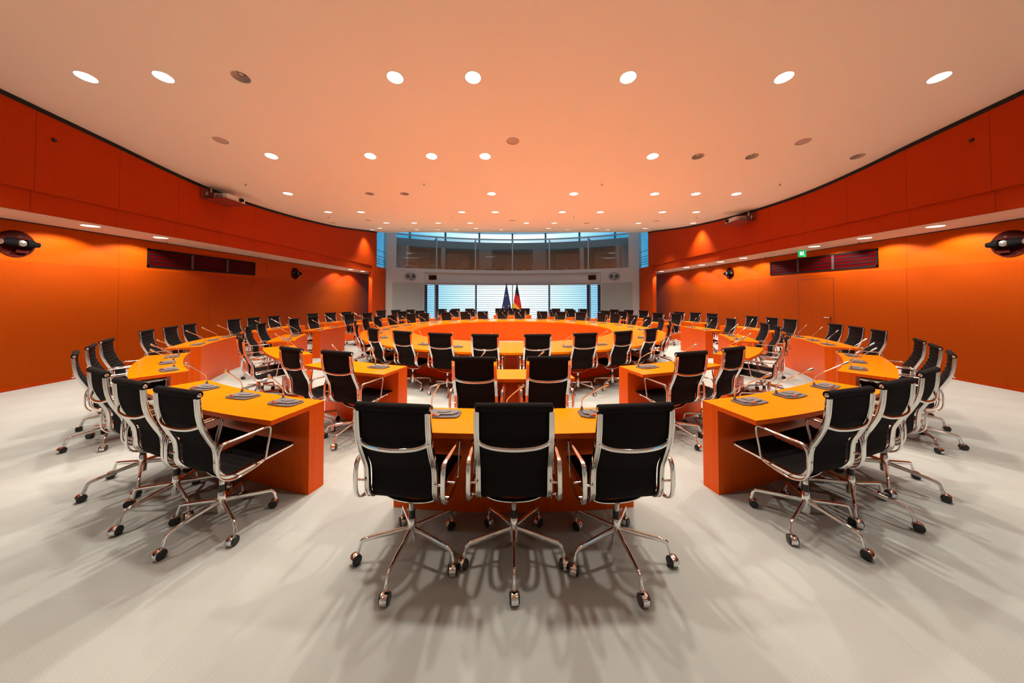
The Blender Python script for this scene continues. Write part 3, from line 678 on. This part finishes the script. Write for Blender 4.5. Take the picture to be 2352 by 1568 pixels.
# ------------------------------------------------------------------ swivel chair
# side profile (a = forward, z = up) of the sling and rails, measured from the photo
RAIL = [(-.272, 1.010), (-.262, .90), (-.243, .815), (-.205, .725), (-.168, .645), (-.158, .56), (-.153, .495), (-.122, .445), (-.065, .420), (.02, .424), (.15, .434), (.27, .441), (.362, .447)]
SLING = [(-.262, 1.01), (-.254, .90), (-.233, .815), (-.192, .725), (-.145, .645), (-.133, .58), (-.131, .53), (-.127, .48), (-.105, .436), (-.06, .413), (.02, .416), (.15, .438), (.27, .449), (.362, .453)]
RSECT = [(-.0175, -.009), (-.0172, .010), (-.0145, .0135), (-.008, .0135), (-.006, .006), (-.0025, .0055), (-.0012, .010), (.0012, .010), (.0025, .0055), (.006, .006), (.008, .0135), (.0145, .0135), (.0172, .010), (.0175, -.009), (.012, -.013), (-.012, -.013)]
def chair_proto(base_rot, seed, detailed=True):
    rnd = random.Random(seed); e = empty('swivel_chair')
    path = smoothpath([(0, a, z) for a, z in RAIL], 6)
    if not detailed: path = path[::2]
    # ribbed sling
    dense = smoothpath([(0, a, z) for a, z in SLING], 24); L_ = [0]
    for a, b in zip(dense, dense[1:]): L_.append(L_[-1] + (b - a).length)
    tot = L_[-1]; pitch = tot / 23; per = 6; N_ = 23 * per; pts = []; j = 0
    for i in range(N_ + 1):
        s_ = tot * i / N_
        while j < len(L_) - 2 and L_[j + 1] < s_: j += 1
        f_ = (s_ - L_[j]) / max(1e-9, L_[j + 1] - L_[j]); pts.append((dense[j].lerp(dense[j + 1], f_), s_))
    def sling(i0, i1, name):
        mb = MB(); vs = []
        for i in range(i0, i1 + 1):
            p, s_ = pts[i]; a = pts[max(0, i - 1)][0]; b = pts[min(N_, i + 1)][0]; t_ = (b - a).normalized(); n = Vector((0, -t_.z, t_.y))
            if n.y < 0 and n.z < 0.2: n = -n
            n = Vector((1, 0, 0)).cross(t_); n = n if (n.y + n.z) > 0 else -n
            h = abs(math.sin(PI * s_ / pitch)) ** 0.45
            fo = 0.003 + 0.0085 * h; bo = 0.005 + 0.0015 * h
            for x, ff, bb_ in ((-.199, .3, .3), (-.19, .9, .9), (0, 1.0, 1.0), (.19, .9, .9), (.199, .3, .3)): vs.append(p + Vector((x, 0, 0)) + n * fo * ff)
            for x, ff in ((.199, .3), (.19, .9), (0, 1.0), (-.19, .9), (-.199, .3)): vs.append(p + Vector((x, 0, 0)) - n * bo * ff)
        m_ = i1 - i0 + 1; fs = [(i * 10 + q, i * 10 + (q + 1) % 10, (i + 1) * 10 + (q + 1) % 10, (i + 1) * 10 + q) for i in range(m_ - 1) for q in range(10)]
        fs += [tuple(range(10)), tuple(range((m_ - 1) * 10, m_ * 10))]
        mb.add(vs, fs); return mb
    split = 12 * per
    b_ = sling(0, split, 'backrest')
    b_.lathe([(0.0, -.222), (0.022, -.222), (0.0245, -.216), (0.0245, .216), (0.022, .222), (0.0, .222)], 16, at=(0, -.266, 1.033), axis='X', cap=False)
    br = b_.build('backrest', M['fabric'], e, smooth=60)
    s_ = sling(split, N_, 'seat')
    s_.lathe([(0.0, -.218), (0.015, -.218), (0.018, -.214), (0.018, .214), (0.015, .218), (0.0, .218)], 14, at=(0, .366, .447), axis='X', cap=False)
    st = s_.build('seat', M['fabric'], e, smooth=60)
    if detailed:
        for par, a, z, r, xx in ((br, -.266, 1.03, .013, .2225), (st, .366, .447, .009, .2185)):
            for sg in (-1, 1):
                MB().lathe([(0.0, 0.004), (r * 0.8, 0.003), (r, 0.0)], 12, at=(0, 0, 0), axis='X', cap=False).build('end_cap', M['chrome'], par, smooth=50)
                c_ = par.children[-1]; c_.location = (sg * xx, a, z); c_.rotation_euler = (0, 0, 0 if sg > 0 else PI)
    # side rails
    for sg in (-1, 1):
        n = len(path); sc = [(1.0, 1.0 - 0.5 * max(0, (i / (n - 1) - .6) / .4)) for i in range(n)]
        MB().sweep([p + Vector((sg * .214, 0, 0)) for p in path], RSECT if detailed else superell(.034, .026, 8, 3), (1, 0, 0), scales=sc).build('side_rail', M['chrome'], e, smooth=50)
    # armrests: closed loops outside the rails
    loop = [(-.168, .672), (-.186, .63), (-.190, .56), (-.186, .498), (-.163, .452), (-.118, .425), (-.06, .417), (.02, .428), (.085, .443), (.115, .463), (.130, .54), (.150, .645), (.143, .682), (.112, .690), (.03, .687), (-.08, .683), (-.14, .683)]
    lp = smoothpath([(0, a, z) for a, z in loop], 4, closed=True); n = len(lp)
    for sg in (-1, 1):
        sc = []
        for p in lp:
            if p.z > .66: wx = 1.0 - 0.35 * max(0, (p.y + .05) / .2)       # broad top strap narrowing to the front
            elif p.y < -.08: wx = 1.0
            elif p.y > .10: wx = .48
            else: wx = 1.0 - .52 * (p.y + .08) / .18
            sc.append((wx, 1.0))
        mb = MB().sweep([p + Vector((sg * .272, 0, 0)) for p in lp], superell(.029, .015, 12, 2.1), (1, 0, 0), closed=True, scales=sc)
        for (a, z) in ((-.172, .555), (-.06, .420), (.07, .436)): mb.sweep([(sg * .214, a, z), (sg * .268, a, z)], circ(.007, 8))
        mb.build('armrest', M['chrome'], e, smooth=50)
    # braces
    bpth = smoothpath([(-.205, -.252, .830), (-.185, -.262, .818), (-.12, -.276, .803), (0, -.284, .797), (.12, -.276, .803), (.185, -.262, .818), (.205, -.252, .830)], 5)
    n = len(bpth); MB().sweep(bpth, superell(.024, .013, 10, 2.5), (0, 0, 1), scales=[(1.0 + 0.8 * abs(2 * i / (n - 1) - 1) ** 6, 1.0) for i in range(n)]).build('back_brace', M['chrome'], e, smooth=50)
    bpth = smoothpath([(-.205, .0, .405), (-.17, .0, .375), (-.10, .0, .350), (0, .0, .342), (.10, .0, .350), (.17, .0, .375), (.205, .0, .405)], 4)
    MB().sweep(bpth, superell(.045, .014, 10, 2.6), (0, 1, 0)).build('seat_brace', M['chrome'], e, smooth=50)
    MB().lathe([(0.019, .285), (0.019, .325), (0.030, .342)], 20, cap=True).build('seat_mount', M['chrome'], e, smooth=40)
    MB().lathe([(0.0205, .215), (0.0205, .288)], 20).build('gas_lift', M['blackp'], e, smooth=40)
    col = MB().lathe([(0.0, .235), (0.020, .237), (0.0235, .232), (0.027, .19), (0.029, .13), (0.026, .09), (0.0, .084)], 24, cap=False)
    legs = []
    for k in range(5):
        a = base_rot + k * 72 - 90; ca, sa = math.cos(R(a)), math.sin(R(a))
        lp_ = smoothpath([(.018, .166), (.09, .160), (.18, .147), (.255, .133), (.284, .122), (.302, .098), (.318, .066)], 4)if False else smoothpath([(r * ca, r * sa, z) for r, z in ((.016, .168), (.09, .161), (.18, .150), (.27, .138), (.297, .130), (.310, .110), (.322, .070))], 4)
        n = len(lp_); sc = [(1.0 - 0.35 * i / (n - 1), 1.0 - 0.42 * i / (n - 1)) for i in range(n)]; sc[-3] = (.8, .62); sc[-2] = (.9, .7); sc[-1] = (.95, .78)
        leg = MB().sweep(lp_, superell(.024, .036, 10, 2.4), (-sa, ca, 0), scales=sc)
        cp = Vector((.322 * ca, .322 * sa, 0)); th = R(rnd.uniform(-150, -30) if rnd.random() < .7 else rnd.uniform(0, 360)); d = Vector((math.cos(th), math.sin(th), 0)); l_ = Vector((-d.y, d.x, 0)); cc = cp + d * .016 + Vector((0, 0, .0308))
        hood = MB(); hv = []; K = 15; prof = ((-.021, .022), (-.019, .031), (-.009, .0345), (.009, .0345), (.019, .031), (.021, .022))
        for q in range(K):
            ang = R(-62 + 235 * q / (K - 1))
            for (wx, rr) in prof: hv.append(cc + l_ * wx + (d * math.cos(ang) + Vector((0, 0, 1)) * math.sin(ang)) * rr * (1.0 if q < K - 4 else 0.97))
        hood.add(hv, [(q * 6 + w_, q * 6 + w_ + 1, (q + 1) * 6 + w_ + 1, (q + 1) * 6 + w_) for q in range(K - 1) for w_ in range(5)])
        hood.sweep([cp + Vector((0, 0, .050)), cp + Vector((0, 0, .076))], circ(.0085, 10))
        wh = MB()
        for sg in (-1, 1):
            wv = []; KK = 20; pr_ = ((.004, .0), (.004, .027), (.008, .0303), (.022, .0303), (.027, .026), (.0275, .0))
            for q in range(KK):
                ang = 2 * PI * q / KK
                for (wx, rr) in pr_: wv.append(cc + l_ * sg * wx + (d * math.cos(ang) + Vector((0, 0, 1)) * math.sin(ang)) * rr)
            wh.add(wv, [(q * 6 + w_, q * 6 + w_ + 1, ((q + 1) % KK) * 6 + w_ + 1, ((q + 1) % KK) * 6 + w_) for q in range(KK) for w_ in range(5)])
        legs.append((leg, hood, wh))
    if detailed:
        col.build('column', M['chrome'], e, smooth=40)
        for leg, hood, wh in legs:
            leg.build('leg', M['chrome'], e, smooth=50); c_ = hood.build('caster', M['chrome'], e, smooth=50); wh.build('wheel', M['blackp'], c_, smooth=40)
    else:
        for leg, hood, wh in legs:
            col.add(leg.v, leg.f); col.add(hood.v, hood.f); col.m = 1; col.add(wh.v, wh.f); col.m = 0
        col.build('five_star_base', [M['chrome'], M['blackp']], e, smooth=45)
    return e
protos = [chair_proto(0, 3), chair_proto(8, 5), chair_proto(30, 9), chair_proto(-16, 11)]
far_p = [chair_proto(0, 21, False), chair_proto(25, 23, False)]
pused = set()
def place_chair(Rr, ang, label, group, which=None, turn=0.0):
    x, y = polar(Rr, ang)
    if which is None: which = random.randrange(4)
    p = far_p[which % 2] if y > 10.2 else protos[which]
    o = dup(p) if p.name in pused else p
    pused.add(p.name)
    o.location = (x, y, 0); o.rotation_euler = (0, 0, R(ang + turn)); tag(o, label, 'chair', group); return o

# ------------------------------------------------------------------ gooseneck microphone units
def mic_proto():
    e = empty('conference_microphone')
    poly = [(-.142, .052), (-.125, .078), (.122, .078), (.142, .055), (.148, -.035), (.130, -.070), (.01, -.088), (-.10, -.084), (-.145, -.050)]
    b = MB().prism(poly, 0.0, 0.011).build('base_plate', M['greyp'], e); bv = b.modifiers.new('bevel', 'BEVEL'); bv.width = 0.003; bv.segments = 2
    poly = [(-.10, .055), (.105, .055), (.115, .01), (.08, -.035), (-.04, -.048), (-.10, -.03)]
    MB().prism([(x * 1.12, y * 1.1) for x, y in poly], 0.011, 0.020).build('control_panel', M['greyp2'], e)
    poly = [(-.045, .045), (.06, .045), (.065, .01), (.03, -.015), (-.035, -.015)]
    MB().prism(poly, 0.020, 0.025).build('speaker_cover', M['greyp2'], e)
    MB().box(-.085, .0, -.072, -.052, .016, .0195).build('button_strip', M['satin'], e); MB().box(-.055, -.035, -.070, -.055, .0195, .0235).build('talk_button', M['red'], e)
    pth = smoothpath([(-.105, .055, .012), (-.105, .055, .06), (-.100, .044, .105), (-.072, .0, .150), (-.035, -.06, .198), (.0, -.115, .242)], 6)
    MB().sweep(pth, circ(.0046, 8)).build('gooseneck', M['chrome'], e, smooth=50)
    MB().lathe([(.013, .016), (.011, .03), (.007, .045), (.0, .046)], 12, at=(-.105, .055, 0), cap=False).build('stem_collar', M['greyp2'], e, smooth=40)
    d = Vector((.035, -.057, .044)).normalized(); p0 = Vector((.0, -.115, .242))
    MB().sweep([p0, p0 + d * .004, p0 + d * .05, p0 + d * .068, p0 + d * .074], circ(.0115, 12), scales=[.5, .8, 1, .95, .5]).build('microphone_head', M['satin'], e, smooth=50)
    return e
mic = mic_proto(); mfirst = True
def place_mic(Rr, ang, label, group, turn=0.0):
    global mfirst
    o = mic if mfirst else dup(mic); mfirst = False
    x, y = polar(Rr, ang); o.location = (x, y, TZ); o.rotation_euler = (0, 0, R(ang + turn)); tag(o, label, 'microphone', group); return o

rnd = random.Random(4)
CH = 'black swivel chair, '; MI = 'grey gooseneck microphone, '
F_OFF = {0: (-5.2, 0.0, 5.2), 1: (-5.2, -0.3, 4.9)}
for k in ks:
    base = k * 22.5; sg = 1 if k >= 0 else -1
    offs = (-5.2, 0.0, 5.2) if k in (0, 8) else tuple(sg * q for q in {1: (-5.4, -0.7, 5.1), 2: (-5.4, 0.1, 5.4), 3: (-5.1, 0.5, 5.6), 4: (-5.4, -0.2, 5.5)}.get(abs(k), (-5.3, 0, 5.3)))
    names = ('left', 'middle', 'right') if k == 0 else (('right', 'middle', 'left') if k == 8 else ('nearer', 'middle', 'farther'))
    for q, (of, nm) in enumerate(zip(offs, names)):
        if k == 0: wh, tn, rr = 0, (-2.0, 0, 1.0)[q], (7.285, 7.25, 7.29)[q]
        elif abs(k) == 1: wh, tn, rr = (0, 1, 0)[q], rnd.uniform(-1.2, 1.2), (7.295, 7.28, 7.25)[q]
        elif abs(k) == 2: wh, tn, rr = (1, 0, 3)[q], rnd.uniform(-2, 2), (7.29, 7.25, 7.24)[q]
        else: wh, tn, rr = None, rnd.uniform(-2.5, 2.5), 7.27 + rnd.uniform(-.02, .03)
        ph = '%s seat at %s' % (nm, side_phrase(k, 'outer'))
        place_chair(rr, base + of, CH + ph, 'chairs at the outer ring of desks', wh, tn)
        place_mic(6.85, base + of * 0.98 + (0.4 if abs(k) < 3 else 0), MI + ph, 'microphones on the outer ring of desks', rnd.uniform(-3, 3))
MA = {0: (-3.7, 3.4), 1: (-3.6, 3.3), 2: (-3.2, 3.0), 3: (-4.0, 3.4), 4: (-4.0, 3.9)}
for k in ks:
    base = k * 22.5; sg = 1 if k >= 0 else -1
    offs = MA.get(abs(k), (-3.7, 3.7)); offs = offs if k in (0, 8) else tuple(sg * q for q in offs)
    names = ('left', 'right') if k == 0 else (('right', 'left') if k == 8 else ('nearer', 'farther'))
    for q, (of, nm) in enumerate(zip(offs, names)):
        ph = '%s seat at %s' % (nm, side_phrase(k, 'inner'))
        place_chair(5.83 + rnd.uniform(-.02, .02), base + of, CH + ph, 'chairs at the inner ring of desks', 0 if k == 0 else None, rnd.uniform(-2.5, 2.5) if k else 0)
        place_mic(5.44, base + of, MI + ph, 'microphones on the inner ring of desks', rnd.uniform(-4, 4))
RA = {-1: [6.3, 17.1, 28.2, 40.2, 53.7, 70.4, 85.6, 96.2, 107.2, 119.6, 127.8, 141.2, 152.6, 162.7, 174.0],
      1: [5.5, 17.0, 28.0, 39.5, 54.0, 70.0, 84.0, 96.4, 107.4, 119.0, 127.0, 140.1, 152.2, 162.7, 175.8]}
for s, side in ((-1, 'left'), (1, 'right')):
    for i, a in enumerate(RA[s]):
        ph = '%s at the round table counting from the near middle, %s half' % (ORD[i], side)
        place_chair(3.890 + rnd.uniform(-.003, .006), s * a, CH + ph, 'chairs round the ring table', (1, 2, 0, 3)[i % 4], rnd.uniform(-1.0, 1.0))
        place_mic(3.60, s * a, MI + ph, 'microphones on the ring table', rnd.uniform(-5, 5))
for p in protos + far_p:
    if p.name not in pused:
        for c in list(p.children_recursive): bpy.data.objects.remove(c)
        bpy.data.objects.remove(p)
